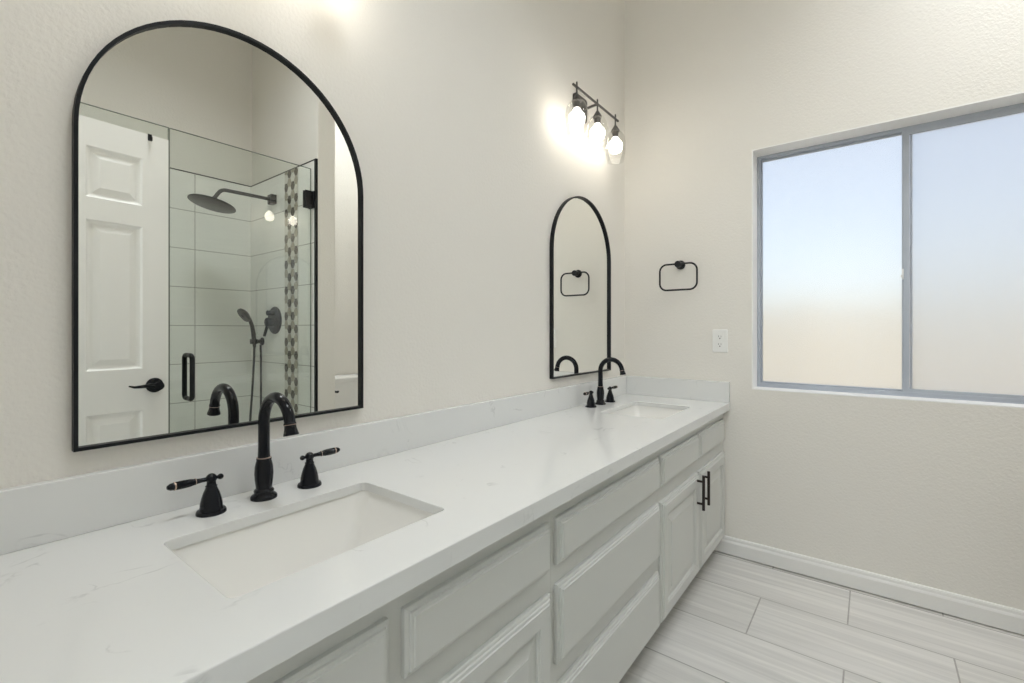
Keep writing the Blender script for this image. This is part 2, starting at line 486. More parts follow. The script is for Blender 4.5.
# hexagon mosaic strip
bm = BM()
y0, y1 = -1.7508, -1.5915
box(bm, 1.3961, 1.3991, y0, y1, 0.05, 2.0785, 0)
hh = 0.0522; cw = (y1 - y0) / 4.0
for c in range(4):
    cy = y0 + cw * (c + 0.5)
    for i in range(-1, 41):
        cz = 2.0785 - 0.02 - i * hh - (0 if c % 2 else 0.5 * hh)
        hx = cw * 0.64; g = 0.0012
        pts = [(-hx + g, 0), (-hx / 2.2 , -hh / 2 + g), (hx / 2.2, -hh / 2 + g), (hx - g, 0), (hx / 2.2, hh / 2 - g), (-hx / 2.2, hh / 2 - g)]
        pts = [(min(max(cy + a, y0), y1), min(max(cz + b, 0.055), 2.078)) for a, b in pts]
        k = (i + 2 * ((c + 1) % 2)) % 3
        if max(p[1] for p in pts) - min(p[1] for p in pts) < 0.004: continue
        a = [bm.verts.new((1.3951, p[0], p[1])) for p in pts]
        b = [bm.verts.new((1.3964, p[0], p[1])) for p in pts]
        try:
            f = bm.faces.new(a); f.material_index = 1 + k
            for q in range(6):
                f = bm.faces.new((a[q], a[(q + 1) % 6], b[(q + 1) % 6], b[q])); f.material_index = 1 + k
        except ValueError:
            pass
struct('trim_5', bm, [M['grout'], M['hex_dark'], M['hex_mid'], M['hex_light']],
       'vertical strip of brown, beige and white hexagon mosaic in the shower', 'mosaic strip', fix=False)

# glass
GT = 2.0299
fp = thing('glass_screen', 'fixed clear glass panel behind the open white door, seen in the large mirror', 'glass panel', (0.31, YG, 0.095))
bm = BM(); box(bm, XL + 0.002 - 0.31, 0.710 - 0.31, -0.004, 0.004, 0.0, GT - 0.095)
obj('glass_pane', bm, M['glass'], fp)
bm = BM(); box(bm, 0.7095 - 0.31, 0.712 - 0.31, -0.0042, 0.0042, 0.0, GT - 0.095)
box(bm, XL + 0.002 - 0.31, 0.712 - 0.31, -0.0042, 0.0042, GT - 0.095, GT - 0.093)
obj('polished_edge', bm, M['glassedge'], fp)
sd = thing('shower_door', 'clear hinged glass shower door with black pull, seen in the large mirror', 'shower door', (1.03, YG, 0.105))
X0 = 0.7156 - 1.03; X1 = 1.3864 - 1.03
bm = BM(); box(bm, X0, X1, -0.004, 0.004, 0.0, GT - 0.105)
obj('glass_pane', bm, M['glass'], sd)
bm = BM()
box(bm, X0 - 0.0015, X0, -0.0042, 0.0042, 0.0, GT - 0.105)
box(bm, X0, X1, -0.0042, 0.0042, GT - 0.105, GT - 0.103)
box(bm, X1, X1 + 0.0015, -0.0042, 0.0042, 0.0, GT - 0.105)
obj('polished_edge', bm, M['glassedge'], sd)
for zc in (1.8537, 0.36):
    z = zc - 0.105
    bm = BM()
    box(bm, 1.348 - 1.03, 1.3925 - 1.03, 0.0045, 0.016, z - 0.048, z + 0.048)
    box(bm, 1.348 - 1.03, 1.3925 - 1.03, -0.016, -0.0045, z - 0.048, z + 0.048)
    box(bm, 1.377 - 1.03, 1.3855 - 1.03, 0.0162, 0.021, z - 0.026, z + 0.026)
    box(bm, 1.3895 - 1.03, 1.3985 - 1.03, -0.03, 0.03, z - 0.048, z + 0.048)
    obj('hinge', bm, M['black'], sd, bevel=0.002)
bm = BM()
for s in (1, -1):
    yy = s * 0.05
    za, zb = 0.7933 - 0.105, 0.9956 - 0.105
    pts = [(0.7887 - 1.03, s * 0.004, za), (0.7887 - 1.03, s * 0.03, za)]
    pts += arc((0.7887 - 1.03, s * 0.03, za + 0.02), 0.02, -PI / 2, 0, 6, (0, s, 0), (0, 0, 1))
    pts += arc((0.7887 - 1.03, s * 0.03, zb - 0.02), 0.02, 0, PI / 2, 6, (0, s, 0), (0, 0, 1))
    pts += [(0.7887 - 1.03, s * 0.004, zb)]
    tube(bm, pts, 0.0105, 14)
obj('pull_handle', bm, M['black'], sd, smooth=True)

# rain shower head on its arm
sh = thing('rain_shower', 'round black rain shower head on a bent arm, seen in the large mirror', 'shower head', (1.3986, -1.8824, 1.9324))
bm = BM(); box(bm, -0.034, 0.0, -0.027, 0.027, -0.029, 0.029)
lathe(bm, [(0.016, 0), (0.016, 0.008)], (-0.034, 0, 0), (-1, 0, 0), 20)
obj('flange', bm, M['black'], sh, bevel=0.003)
bm = BM()
pts = [(-0.01, 0, 0), (-0.15, 0, -0.002), (-0.265, 0, -0.004)]
pts += arc((-0.277, 0, -0.052), 0.048, PI / 2, PI / 2 + math.radians(58), 8, (1, 0, 0), (0, 0, 1))
last = Vector(pts[-1]); dr = Vector((-math.cos(math.radians(58)), 0, -math.sin(math.radians(58))))
pts += [last + dr * 0.03, last + dr * 0.052]
tube(bm, pts, 0.0105, 16)
obj('shower_arm', bm, M['black'], sh, smooth=True)
end = last + dr * 0.05
nd = Vector((-0.22, 0, -1)).normalized()
bm = BM()
sphere(bm, end + nd * 0.004, 0.017, 16, 10)
lathe(bm, [(0.016, 0.01), (0.02, 0.016), (0.024, 0.022), (0.06, 0.025), (0.116, 0.027), (0.119, 0.030), (0.119, 0.034), (0.114, 0.037), (0.0, 0.0372)], end, nd, 40)
obj('spray_plate', bm, M['black'], sh, smooth=True)

# hand shower with hose
hs = thing('hand_shower', 'black hand shower in its wall bracket with hanging hose, seen in the mirror', 'hand shower', (1.3986, -2.0451, 1.04))
bm = BM()
lathe(bm, [(0.026, 0), (0.026, 0.008), (0.018, 0.012), (0.013, 0.02), (0.013, 0.045)], (0, 0, 0), (-1, 0, 0), 24)
box(bm, -0.075, -0.04, -0.014, 0.014, -0.016, 0.016)
obj('bracket', bm, M['black'], hs, smooth=False, bevel=0.003)
bm = BM()
pts = [(-0.052, 0, -0.035), (-0.054, 0, 0.0), (-0.058, 0, 0.05), (-0.066, 0, 0.10), (-0.082, 0, 0.145), (-0.106, 0, 0.178)]
tube(bm, pts, [0.009, 0.012, 0.013, 0.012, 0.011, 0.013], 16)
obj('grip', bm, M['black'], hs, smooth=True)
bm = BM()
hd = Vector((-0.80, 0.0, -0.58)).normalized()
lathe(bm, [(0.012, -0.016), (0.032, -0.012), (0.047, 0.0), (0.049, 0.010), (0.046, 0.016), (0.012, 0.0175), (0.011, 0.024), (0.0, 0.024)], (-0.110, 0, 0.172), hd, 28)
obj('spray_face', bm, M['black'], hs, smooth=True)
bm = BM()
hp = [(-0.052, 0, -0.03), (-0.056, 0, -0.15), (-0.068, 0.004, -0.33), (-0.080, 0.008, -0.48), (-0.080, 0.01, -0.60), (-0.060, 0.01, -0.68),
      (-0.032, 0.006, -0.66), (-0.016, 0.002, -0.55), (-0.012, 0, -0.35), (-0.012, 0, -0.15), (-0.014, 0, -0.02)]
from mathutils.geometry import interpolate_bezier
fine = []
for i in range(len(hp) - 1):
    p0 = Vector(hp[max(i - 1, 0)]); p1 = Vector(hp[i]); p2 = Vector(hp[i + 1]); p3 = Vector(hp[min(i + 2, len(hp) - 1)])
    fine += interpolate_bezier(p1, p1 + (p2 - p0) / 6, p2 - (p3 - p1) / 6, p2, 7)[:-1]
fine.append(Vector(hp[-1]))
tube(bm, fine, 0.0065, 10)
obj('hose', bm, M['black'], hs, smooth=True)

# mixer valve
va = thing('shower_valve', 'round black shower mixer plate with lever, seen in the large mirror', 'shower valve', (1.3986, -1.8766, 1.175))
bm = BM(); lathe(bm, [(0.086, 0), (0.086, 0.005), (0.082, 0.009), (0.04, 0.010)], (0, 0, 0), (-1, 0, 0), 40)
obj('plate', bm, M['black'], va, smooth=True)
bm = BM(); lathe(bm, [(0.028, 0.008), (0.028, 0.05), (0.024, 0.056), (0.0, 0.057)], (0, 0, -0.012), (-1, 0, 0), 28)
tube(bm, [(-0.045, -0.003, -0.03), (-0.05, -0.012, -0.06), (-0.058, -0.02, -0.1)], [0.010, 0.009, 0.008], 12)
lathe(bm, [(0.016, 0.008), (0.016, 0.05), (0.013, 0.053), (0.0, 0.053)], (0, 0.004, 0.045), (-1, 0, 0), 20)
obj('lever', bm, M['black'], va, smooth=True)

# ------------------------------------------------------------------ open six-panel door
lat = Vector((0.6814, -1.3249, 0)); ang = math.radians(3.3)
DW = 0.70
d_root = thing('door_1', 'white six-panel door standing open, seen in the large mirror', 'door',
               (lat.x - DW * math.cos(ang), lat.y + DW * math.sin(ang), 0.012), kind='structure', rotz=-ang)
DH = 1.9265
# local: x from hinge (0) to latch (DW), face at y = 0 looking +y, slab behind
def panel_face(bm, x0, x1, z0, z1, holes, y, s):
    """front face with recessed, raised panels; s = +1 looks +y"""
    to3 = lambda a, b: (a, y, b)
    edges = []
    for loop in [[(x0, z0), (x1, z0), (x1, z1), (x0, z1)]] + [[(a, c), (b, c), (b, d), (a, d)] for a, b, c, d in holes]:
        vs = [bm.verts.new(to3(*p)) for p in loop]
        for i in range(4): edges.append(bm.edges.new((vs[i], vs[(i + 1) % 4])))
    bmesh.ops.triangle_fill(bm, use_beauty=True, use_dissolve=False, edges=edges)
    for a, b, c, d in holes:
        prof = [(0.0, 0.0), (0.007, -0.007), (0.014, -0.010), (0.020, -0.0105), (0.043, -0.003)]
        loft(bm, [[(a + i, y + s * e, c + i), (b - i, y + s * e, c + i), (b - i, y + s * e, d - i), (a + i, y + s * e, d - i)] for i, e in prof], cap0=False)
cols = [(0.092, 0.272), (DW - 0.272, DW - 0.092)]
rowz = [(0.19, 0.786), (0.955, 1.535), (1.620, 1.815)]
rowz = [(1.111 + (a - 1.111) * 1.0216 - 0.012, 1.111 + (b - 1.111) * 1.0216 - 0.012) for a, b in rowz]  # panel heights scaled about the camera height, along with the shower
holes = [(a, b, c, d) for a, b in cols for c, d in rowz]
bm = BM()
panel_face(bm, 0, DW, 0, DH, holes, 0.0, 1)
panel_face(bm, 0, DW, 0, DH, holes, -0.035, -1)
for a, b in (((0, 0), (DW, 0)), ((DW, 0), (DW, DH)), ((DW, DH), (0, DH)), ((0, DH), (0, 0))):
    q = [bm.verts.new((p[0], yy, p[1])) for p, yy in ((a, 0.0), (b, 0.0), (b, -0.035), (a, -0.035))]
    bm.faces.new(q)
obj('door_leaf', bm, M['door'], d_root)
bm = BM()
kx, kz = 0.649, 0.879 - 0.012
lathe(bm, [(0.031, 0), (0.031, 0.005), (0.026, 0.011), (0.014, 0.014), (0.012, 0.04), (0.018, 0.045), (0.018, 0.056), (0.012, 0.060), (0.0, 0.060)], (kx, 0, kz), (0, 1, 0), 28)
tube(bm, [(kx, 0.05, kz), (kx - 0.03, 0.052, kz + 0.004), (kx - 0.06, 0.054, kz + 0.002), (kx - 0.085, 0.056, kz + 0.002), (kx - 0.103, 0.056, kz + 0.008)],
     [0.011, 0.0085, 0.0065, 0.005, 0.003], 12)
obj('lever_handle', bm, M['bronze'], d_root, smooth=True)
hk = thing('door_hook', 'tiny black hook over the top edge of the open white door', 'hook', d_root.matrix_basis @ Vector((0.633, 0.0, DH)), rotz=-ang)
bm = BM()
box(bm, -0.007, 0.007, 0.0004, 0.0025, -0.026, 0.002)
box(bm, -0.007, 0.007, -0.0375, 0.0025, 0.0004, 0.002)
box(bm, -0.007, 0.007, -0.0375, -0.0356, -0.014, 0.002)
box(bm, -0.006, 0.006, 0.0025, 0.012, -0.026, -0.018)
box(bm, -0.006, 0.006, 0.0105, 0.0125, -0.026, -0.010)
obj('strap', bm, M['black'], hk)
# unseen hall box, added to block the sky at the doorway
bm = BM()
plate_holes(bm, [(-2.3, 0.0), (0.5, 0.0), (0.5, ZC), (-2.3, ZC)], [[(-1.75, 0.75), (-0.25, 0.75), (-0.25, 2.15), (-1.75, 2.15)]], lambda a, b: (-1.6, a, b), (-0.1, 0, 0))
box(bm, -1.6, XL - 0.12, -2.4, -2.3, 0.0, ZC)
box(bm, -1.6, XL - 0.12, 0.4, 0.5, 0.0, ZC)
struct('wall_sky_block', bm, M['wall'], 'unseen off-white hall walls, added to keep sky light out of the doorway', 'wall')
bm = BM(); box(bm, -1.7, XL - 0.145, -2.4, 0.5, ZC, ZC + 0.1)
struct('ceiling_sky_block', bm, M['ceiling'], 'unseen white hall ceiling, added to keep sky light out of the doorway', 'ceiling')
w2 = thing('fill_panel', 'added glowing fill panel in a window frame, unseen beyond the doorway', 'window', (-1.64, -1.0, 0.75), kind='structure')  # glowing panel framed like a window, added to brighten the room
bm = BM(); frame_rect(bm, -0.75, 0.75, 0.0, 1.40, 0.04, -0.03, 0.0)
box(bm, -0.03, 0.0, -0.02, 0.02, 0.04, 1.36)
obj('window_frame', bm, M['alu'], w2, bevel=0.002)
bm = BM(); box(bm, -0.02, -0.014, -0.71, 0.71, 0.04, 1.36)
obj('pane', bm, M['fill_glow'], w2)
# door casing around the opening
bm = BM()
for x0, x1 in ((XL, XL + 0.012), (XL - 0.132, XL - 0.12)):
    plate_holes(bm, [(DY0 - 0.055, 0.0), (DY0, 0.0), (DY0, DZ), (DY1, DZ), (DY1, 0.0), (DY1 + 0.055, 0.0), (DY1 + 0.055, DZ + 0.055), (DY0 - 0.055, DZ + 0.055)], [],
                lambda a, b: (x0, a, b), (x1 - x0, 0, 0))
struct('trim_6', bm, M['trim'], 'white casing around the open doorway', 'door casing', bevel=0.002)

# ------------------------------------------------------------------ toilet in the nook
to = thing('toilet', 'white toilet in the nook beyond the shower, tank seen in the mirror', 'toilet', (2.03, YB + 0.012, 0.0))
bm = BM(); loft(bm, [[(x, y, z) for x, y in rrect(-w, w, 0.0, d, 0.03, 5)] for z, w, d in ((0.37, 0.185, 0.16), (0.40, 0.2, 0.175), (0.72, 0.215, 0.19))])
obj('tank', bm, M['porcelain'], to, smooth=True)
bm = BM(); loft(bm, [[(x, y, z) for x, y in rrect(-w, w, -0.0, d, 0.03, 5)] for z, w, d in ((0.72, 0.222, 0.196), (0.728, 0.226, 0.2), (0.752, 0.226, 0.2), (0.761, 0.216, 0.19))])
obj('tank_lid', bm, M['porcelain'], to, smooth=True)
bm = BM()
lathe(bm, [(0.012, 0), (0.012, 0.01), (0.008, 0.013)], (0.15, 0.19, 0.66), (0, 1, 0), 16)
tube(bm, [(0.15, 0.207, 0.66), (0.12, 0.212, 0.658), (0.085, 0.214, 0.652)], [0.006, 0.0055, 0.005], 10)
obj('flush_lever', bm, M['black'], to, smooth=True)
def oval(z, rx, y0, y1, n=32):
    cy = (y0 + y1) / 2; ry = (y1 - y0) / 2
    return [(rx * math.cos(2 * PI * i / n), cy + ry * math.sin(2 * PI * i / n), z) for i in range(n)]
bm = BM(); loft(bm, [oval(0.0, 0.115, 0.10, 0.50), oval(0.03, 0.105, 0.11, 0.49), oval(0.16, 0.10, 0.10, 0.50), oval(0.28, 0.14, 0.08, 0.58), oval(0.36, 0.178, 0.06, 0.645), oval(0.385, 0.180, 0.05, 0.65)])
obj('bowl', bm, M['porcelain'], to, smooth=True)
bm = BM(); loft(bm, [oval(0.386, 0.178, 0.20, 0.655), oval(0.39, 0.184, 0.195, 0.66), oval(0.402, 0.184, 0.195, 0.66), oval(0.425, 0.184, 0.195, 0.66), oval(0.432, 0.17, 0.205, 0.645)])
obj('seat', bm, M['plastic'], to, smooth=True)

tp = thing('toilet_paper_holder', 'small black paper holder on the toilet side of the shower partition', 'toilet paper holder', (1.5166, -1.488, 0.74))
bm = BM()
lathe(bm, [(0.022, 0), (0.022, 0.006), (0.009, 0.01), (0.008, 0.055)], (0, 0, 0), (1, 0, 0), 20)
tube(bm, [(0.05, -0.13, 0), (0.05, 0.0, 0), (0.05, 0.042, 0), (0.05, 0.046, 0.006)], [0.006, 0.006, 0.006, 0.006], 12)
obj('arm', bm, M['black'], tp, smooth=True)

# ------------------------------------------------------------------ vanity
YF = -0.527                      # face frame
XE = XW                          # vanity runs wall to wall
def slab_rings(x0, x1, z0, z1, prof, y):
    return [[(x0 + i, y - e, z0 + i), (x1 - i, y - e, z0 + i), (x1 - i, y - e, z1 - i), (x0 + i, y - e, z1 - i)] for i, e in prof]
DRAWER = [(0.0, 0.0), (0.0, 0.0080), (0.003, 0.0100), (0.0075, 0.0108), (0.0085, 0.0145), (0.0135, 0.0156), (0.0150, 0.0182)]
DOOR = DRAWER + [(0.050, 0.0180), (0.0515, 0.0150), (0.0555, 0.0135), (0.0575, 0.0085), (0.0650, 0.0080), (0.0920, 0.0145), (0.0925, 0.0160)]

def front(name, parent, x0, x1, z0, z1, prof):
    bm = BM(); loft(bm, slab_rings(x0, x1, z0, z1, prof, YF))
    return obj(name, bm, M['cabinet'], parent)

def bar_pull(parent, x, z0=0.377, z1=0.518):
    bm = BM()
    y = YF - 0.018
    lathe(bm, [(0.0058, 0), (0.0058, z1 - z0)], (x, y - 0.025, z0), (0, 0, 1), 16)
    for z in (z0 + 0.025, z1 - 0.025):
        lathe(bm, [(0.0048, 0), (0.0048, 0.025)], (x, y, z), (0, -1, 0), 12)
    return obj('handle', bm, M['pulls'], parent, smooth=True)

def carcass(parent, x0, x1, openings, end=None):
    bm = BM()
    rails = [(x0, z) for z in ()]
    # face frame with its openings, then side, bottom and back boards and toe board
    plate_holes(bm, [(x0, 0.085), (x1, 0.085), (x1, 0.7145), (x0, 0.7145)],
                [[(a, c), (b, c), (b, d), (a, d)] for a, b, c, d in openings], lambda a, b: (a, YF, b), (0, 0.019, 0))
    box(bm, x0, x0 + 0.015, YF + 0.019, -0.012, 0.085, 0.7145)
    box(bm, x1 - 0.015, x1, YF + 0.019, -0.012, 0.085, 0.7145)
    box(bm, x0 + 0.015, x1 - 0.015, YF + 0.019, -0.012, 0.085, 0.1)
    box(bm, x0 + 0.015, x1 - 0.015, -0.018, -0.012, 0.1, 0.7145)
    o = obj('carcass', bm, M['cabinet'], parent)
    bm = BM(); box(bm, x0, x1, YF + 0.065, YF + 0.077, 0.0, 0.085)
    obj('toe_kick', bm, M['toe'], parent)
    return o

def move_local(root):
    """parts were built in room coordinates: make them local to their root"""
    for c in root.children:
        c.location = -root.location

cl = thing('sink_cabinet', 'greige sink cabinet nearest the camera, below the large mirror', 'cabinet', (0.40, -0.27, 0.0))
carcass(cl, XL + 0.002, 0.8975, [(0.05, 0.41, 0.12, 0.50), (0.495, 0.86, 0.12, 0.50), (0.05, 0.41, 0.59, 0.66), (0.495, 0.86, 0.59, 0.66)])
front('false_drawer_front', cl, 0.020, 0.439, 0.568, 0.677, DRAWER)
front('false_drawer_front', cl, 0.469, 0.881, 0.568, 0.677, DRAWER)
d = front('door', cl, 0.020, 0.439, 0.098, 0.515, DOOR); bar_pull(d, 0.410)
d = front('door', cl, 0.469, 0.884, 0.098, 0.515, DOOR); bar_pull(d, 0.498)
move_local(cl)
cm = thing('drawer_cabinet', 'greige bank of three drawers in the middle of the vanity', 'cabinet', (1.21, -0.27, 0.0))
carcass(cm, 0.8982, 1.5695, [(0.935, 1.535, 0.59, 0.66), (0.935, 1.535, 0.36, 0.50), (0.935, 1.535, 0.125, 0.26)])
for z0, z1 in ((0.569, 0.677), (0.337, 0.522), (0.099, 0.287)):
    front('drawer', cm, 0.912, 1.560, z0, z1, DRAWER)
move_local(cm)
cr = thing('sink_cabinet', 'greige sink cabinet with two bronze bar pulls beside the window wall', 'cabinet', (2.0, -0.27, 0.0))
carcass(cr, 1.5702, XW - 0.002, [(1.61, 1.98, 0.59, 0.66), (2.06, 2.41, 0.59, 0.66), (1.61, 1.98, 0.12, 0.50), (2.06, 2.41, 0.12, 0.50)])
front('false_drawer_front', cr, 1.580, 2.009, 0.569, 0.677, DRAWER)
front('false_drawer_front', cr, 2.027, 2.441, 0.569, 0.677, DRAWER)
d = front('door', cr, 1.580, 2.014, 0.098, 0.516, DOOR); bar_pull(d, 1.975)
d = front('door', cr, 2.027, 2.446, 0.098, 0.516, DOOR); bar_pull(d, 2.050)
move_local(cr)

# countertop with two sink cut-outs
SINK_A = (0.258, 0.653, -0.440, -0.164); SINK_B = (1.838, 2.233, -0.446, -0.170)
bm = BM()
plate_holes(bm, [(XL + 0.002, -0.535), (XE - 0.001, -0.535), (XE - 0.001, -0.001), (XL + 0.002, -0.001)],
            [rrect(*s, 0.014, 5) for s in (SINK_A, SINK_B)], lambda a, b: (a, b, ZT), (0, 0, -0.020))
bmesh.ops.delete(bm, geom=[f for f in bm.faces if all(abs(v.co.y + 0.535) < 1e-5 for v in f.verts)], context='FACES_ONLY')
edge = [(-0.535, ZT), (-0.558, ZT), (-0.558, ZT - 0.038), (-0.535, ZT - 0.038), (-0.535, ZT - 0.020)]
ea = [bm.verts.new((XL + 0.002, y, z)) for y, z in edge]; eb = [bm.verts.new((XE - 0.001, y, z)) for y, z in edge]
for i in range(4): bm.faces.new((ea[i], ea[i + 1], eb[i + 1], eb[i]))
bm.faces.new(ea); bm.faces.new(eb[::-1])
tag(obj('countertop', bm, M['quartz'], bevel=0.0018), 'long white quartz countertop with two sink cut-outs', 'countertop')
bm = BM(); box(bm, XL + 0.002, XE - 0.001, -0.020, -0.001, ZT, 0.8560)
tag(obj('backsplash', bm, M['quartz'], bevel=0.0018), 'long low white quartz splash below the mirrors', 'backsplash')
bm = BM(); box(bm, XE - 0.021, XE - 0.001, -0.5575, -0.0205, ZT, 0.8560)
tag(obj('backsplash', bm, M['quartz'], bevel=0.0018), 'short white quartz side splash against the window wall', 'backsplash')

# undermount sinks
def make_sink(label, s):
    cx = (s[0] + s[1]) / 2; cy = (s[2] + s[3]) / 2
    t = thing('sink', label, 'sink', (cx, cy, ZT - 0.0205), 'undermount sinks in the quartz top')
    hx = (s[1] - s[0]) / 2 + 0.004; hy = (s[3] - s[2]) / 2 + 0.004
    prof = [(0.0, 0.0, 0.024), (-0.003, 0.015, 0.024), (-0.018, 0.055, 0.028), (-0.036, 0.100, 0.032), (-0.052, 0.134, 0.036), (-0.068, 0.148, 0.036), (-0.105, 0.153, 0.02)]
    def ring(k, z, r, ox=0.0):
        # the far side slopes in more than the others, like a ramp
        return [(x, y, -z) for x, y in rrect(-hx - k * 1.5 + ox, hx + k * 1.5 - ox, -hy - k + ox * 0, hy + k, r, 5)]
    bm = BM()
    inner = [ring(k, z, r) for k, z, r in prof]
    outer = [[(x * 1.0 + (0.012 if x > 0 else -0.012), y + (0.012 if y > 0 else -0.012), z - (0.012 if i else 0.0)) for x, y, z in r] for i, r in enumerate(inner)]
    loft(bm, outer[::-1] + inner)
    obj('basin', bm, M['porcelain'], t, smooth=True)
    bm = BM(); lathe(bm, [(0.022, 0), (0.022, 0.002), (0.018, 0.0035), (0.014, 0.003), (0.012, 0.006), (0.0, 0.0065)], (0, 0, -0.1528), (0, 0, 1), 28)
    obj('drain', bm, M['bronze'], t, smooth=True)
    return t
sk = make_sink('rectangular white undermount sink in the foreground, below the large mirror', SINK_A)
dup(sk, ((SINK_B[0] + SINK_B[1]) / 2, (SINK_B[2] + SINK_B[3]) / 2, ZT - 0.0205), 'rectangular white undermount sink at the far end beside the window wall')

# widespread faucet
fa = thing('faucet', 'dark bronze gooseneck faucet with two levers, at the foreground sink', 'faucet', (0.4590, -0.086, ZT), 'gooseneck faucets on the countertop')
bm = BM()
lathe(bm, [(0.0258, 0), (0.0258, 0.004), (0.0242, 0.007), (0.0200, 0.010), (0.0192, 0.014), (0.0200, 0.016), (0.0182, 0.019), (0.0156, 0.021),
           (0.0159, 0.026), (0.0177, 0.040), (0.0184, 0.054), (0.0175, 0.068), (0.0152, 0.078), (0.0144, 0.081), (0.0150, 0.0825), (0.0146, 0.085)], (0, 0, 0), (0, 0, 1), 36)
obj('body', bm, M['bronze'], fa, smooth=True)
bm = BM(); lathe(bm, [(0.0130, 0.085), (0.0143, 0.0854), (0.0143, 0.0864), (0.0125, 0.0872)], (0, 0, 0), (0, 0, 1), 32)
o = obj('collar', bm, M['copper'], fa, smooth=True); o['label'] = 'thin copper coloured ring'
bm = BM()
R = 0.056; ztop = 0.2185 - R
pts = [(0, 0, 0.0865), (0, 0, 0.11), (0, 0, 0.135)] + arc((0, -R, ztop), R, 0, math.radians(170), 28, (0, 1, 0), (0, 0, 1))
tube(bm, pts, [0.0120, 0.0114, 0.0113] + [0.0113 - 0.0006 * i / 28 for i in range(29)], 22)
sp = obj('spout', bm, M['bronze'], fa, smooth=True)
e = Vector(pts[-1]); tdir = (Vector(pts[-1]) - Vector(pts[-2])).normalized()
bm = BM()
lathe(bm, [(0.0106, -0.002), (0.0118, 0.0), (0.0118, 0.0025), (0.0110, 0.0045), (0.0114, 0.010), (0.0132, 0.018), (0.0144, 0.021), (0.0144, 0.024), (0.0115, 0.0245), (0.0, 0.023)], e, tdir, 28)
obj('aerator', bm, M['bronze'], sp, smooth=True)
bm = BM(); lathe(bm, [(0.0112, 0.0026), (0.0120, 0.0029), (0.0120, 0.0037), (0.0108, 0.0042)], e, tdir, 28)
o = obj('ring', bm, M['copper'], sp, smooth=True); o['label'] = 'thin copper coloured ring'
for s in (-1, 1):
    bm = BM()
    c = Vector((0.1005 * s, -0.002, 0))
    lathe(bm, [(0.0260, 0), (0.0260, 0.0035), (0.0243, 0.0065), (0.0210, 0.0075), (0.0200, 0.010), (0.0194, 0.014), (0.0190, 0.020), (0.0168, 0.030),
               (0.0138, 0.040), (0.0108, 0.047), (0.0095, 0.051), (0.0105, 0.0525), (0.0082, 0.055), (0.0078, 0.060)], c, (0, 0, 1), 32)
    sphere(bm, c + Vector((0, 0, 0.067)), 0.0098, 20, 12)
    h = obj('handle', bm, M['bronze'], fa, smooth=True)
    bm = BM()
    ax = Vector((s, -0.05, 0.02))
    hub = c + Vector((0, 0, 0.067))
    lathe(bm, [(0.0042, 0.006), (0.0042, 0.018), (0.0052, 0.026), (0.0062, 0.0275), (0.0058, 0.030), (0.0072, 0.036), (0.0078, 0.048), (0.0076, 0.060), (0.0066, 0.0605), (0.0066, 0.063), (0.0070, 0.0635), (0.0062, 0.069), (0.0035, 0.0735), (0.0, 0.0745)], hub, ax, 20)
    lathe(bm, [(0.0035, 0.006), (0.0032, 0.0125)], hub, -ax, 14)
    sphere(bm, hub - ax.normalized() * 0.0165, 0.0056, 16, 10)
    obj('lever', bm, M['bronze'], h, smooth=True)
    bm = BM(); lathe(bm, [(0.0066, 0.0604), (0.0076, 0.0606), (0.0076, 0.0630), (0.0066, 0.0634)], hub, ax, 20)
    o = obj('ring', bm, M['copper'], h, smooth=True); o['label'] = 'thin copper coloured ring near the lever tip'
    bm = BM(); lathe(bm, [(0.0054, 0.0272), (0.0064, 0.0274), (0.0064, 0.0284), (0.0054, 0.0288)], hub, ax, 20)
    o = obj('ring', bm, M['copper'], h, smooth=True); o['label'] = 'thin copper coloured ring near the hub'
dup(fa, (2.037, -0.075, ZT), 'dark bronze gooseneck faucet with two levers, at the far sink')

# ------------------------------------------------------------------ arched mirrors
def arch(w, h, inset, n=40):
    r = w / 2 - inset; zs = h - w / 2
    pts = [(-r, inset), (r, inset)]
    for i in range(n + 1):
        a = PI * i / n
        pts.append((r * math.cos(a), zs + r * math.sin(a)))
    return pts
def make_mirror(label, loc, w, h, d, g):
    t = thing('arched_mirror', label, 'mirror', loc, 'black framed arched mirrors')
    o_, i_, ib = arch(w, h, 0.0), arch(w, h, 0.0062), arch(w, h, 0.0066)
    P = lambda L, y: [(x, y, z) for x, z in L]
    bm = BM()
    loft(bm, [P(o_, -0.001), P(o_, -d), P(i_, -d), P(ib, -0.001)], closed=True)
    obj('frame', bm, M['blackframe'], t)
    bm = BM()
    loft(bm, [P(arch(w, h, 0.0060), -0.002), P(arch(w, h, 0.0060), -g)])
    obj('mirror_glass', bm, M['mirror'], t)
    return t
make_mirror('large arched mirror in black frame over the foreground sink, reflecting the shower', (0.461, 0.0, 0.900), 0.580, 0.864, 0.018, 0.0095)
make_mirror('arched black framed mirror over the far sink, reflecting the towel ring', (1.985, 0.0, 0.900), 0.568, 0.852, 0.019, 0.0085)

# ------------------------------------------------------------------ vanity lights
YL = -0.10
vl = thing('vanity_light', 'three-bulb vanity light with clear glass shades above the far mirror', 'wall light', (1.957, 0.0, 2.09), 'three-bulb vanity lights')
bm = BM(); loft(bm, [[(x, y, z) for x, z in rrect(-w, w, -w + 0.085, w + 0.085, 0.012, 5)] for y, w in ((0.0, 0.056), (-0.014, 0.056), (-0.019, 0.051))])
bp = obj('backplate', bm, M['gunmetal'], vl, smooth=True)
bm = BM()
tube(bm, [(0.01, -0.015, 0.0775), (0.008, -0.04, 0.0775), (0.003, -0.07, 0.0775), (0, YL, 0.0775)], 0.006, 12)
obj('arm', bm, M['gunmetal'], vl, smooth=True)
bm = BM(); lathe(bm, [(0.0, 0.0), (0.0055, 0.001), (0.0055, 0.447), (0.0, 0.448)], (-0.224, YL, 0.0775), (1, 0, 0), 16)
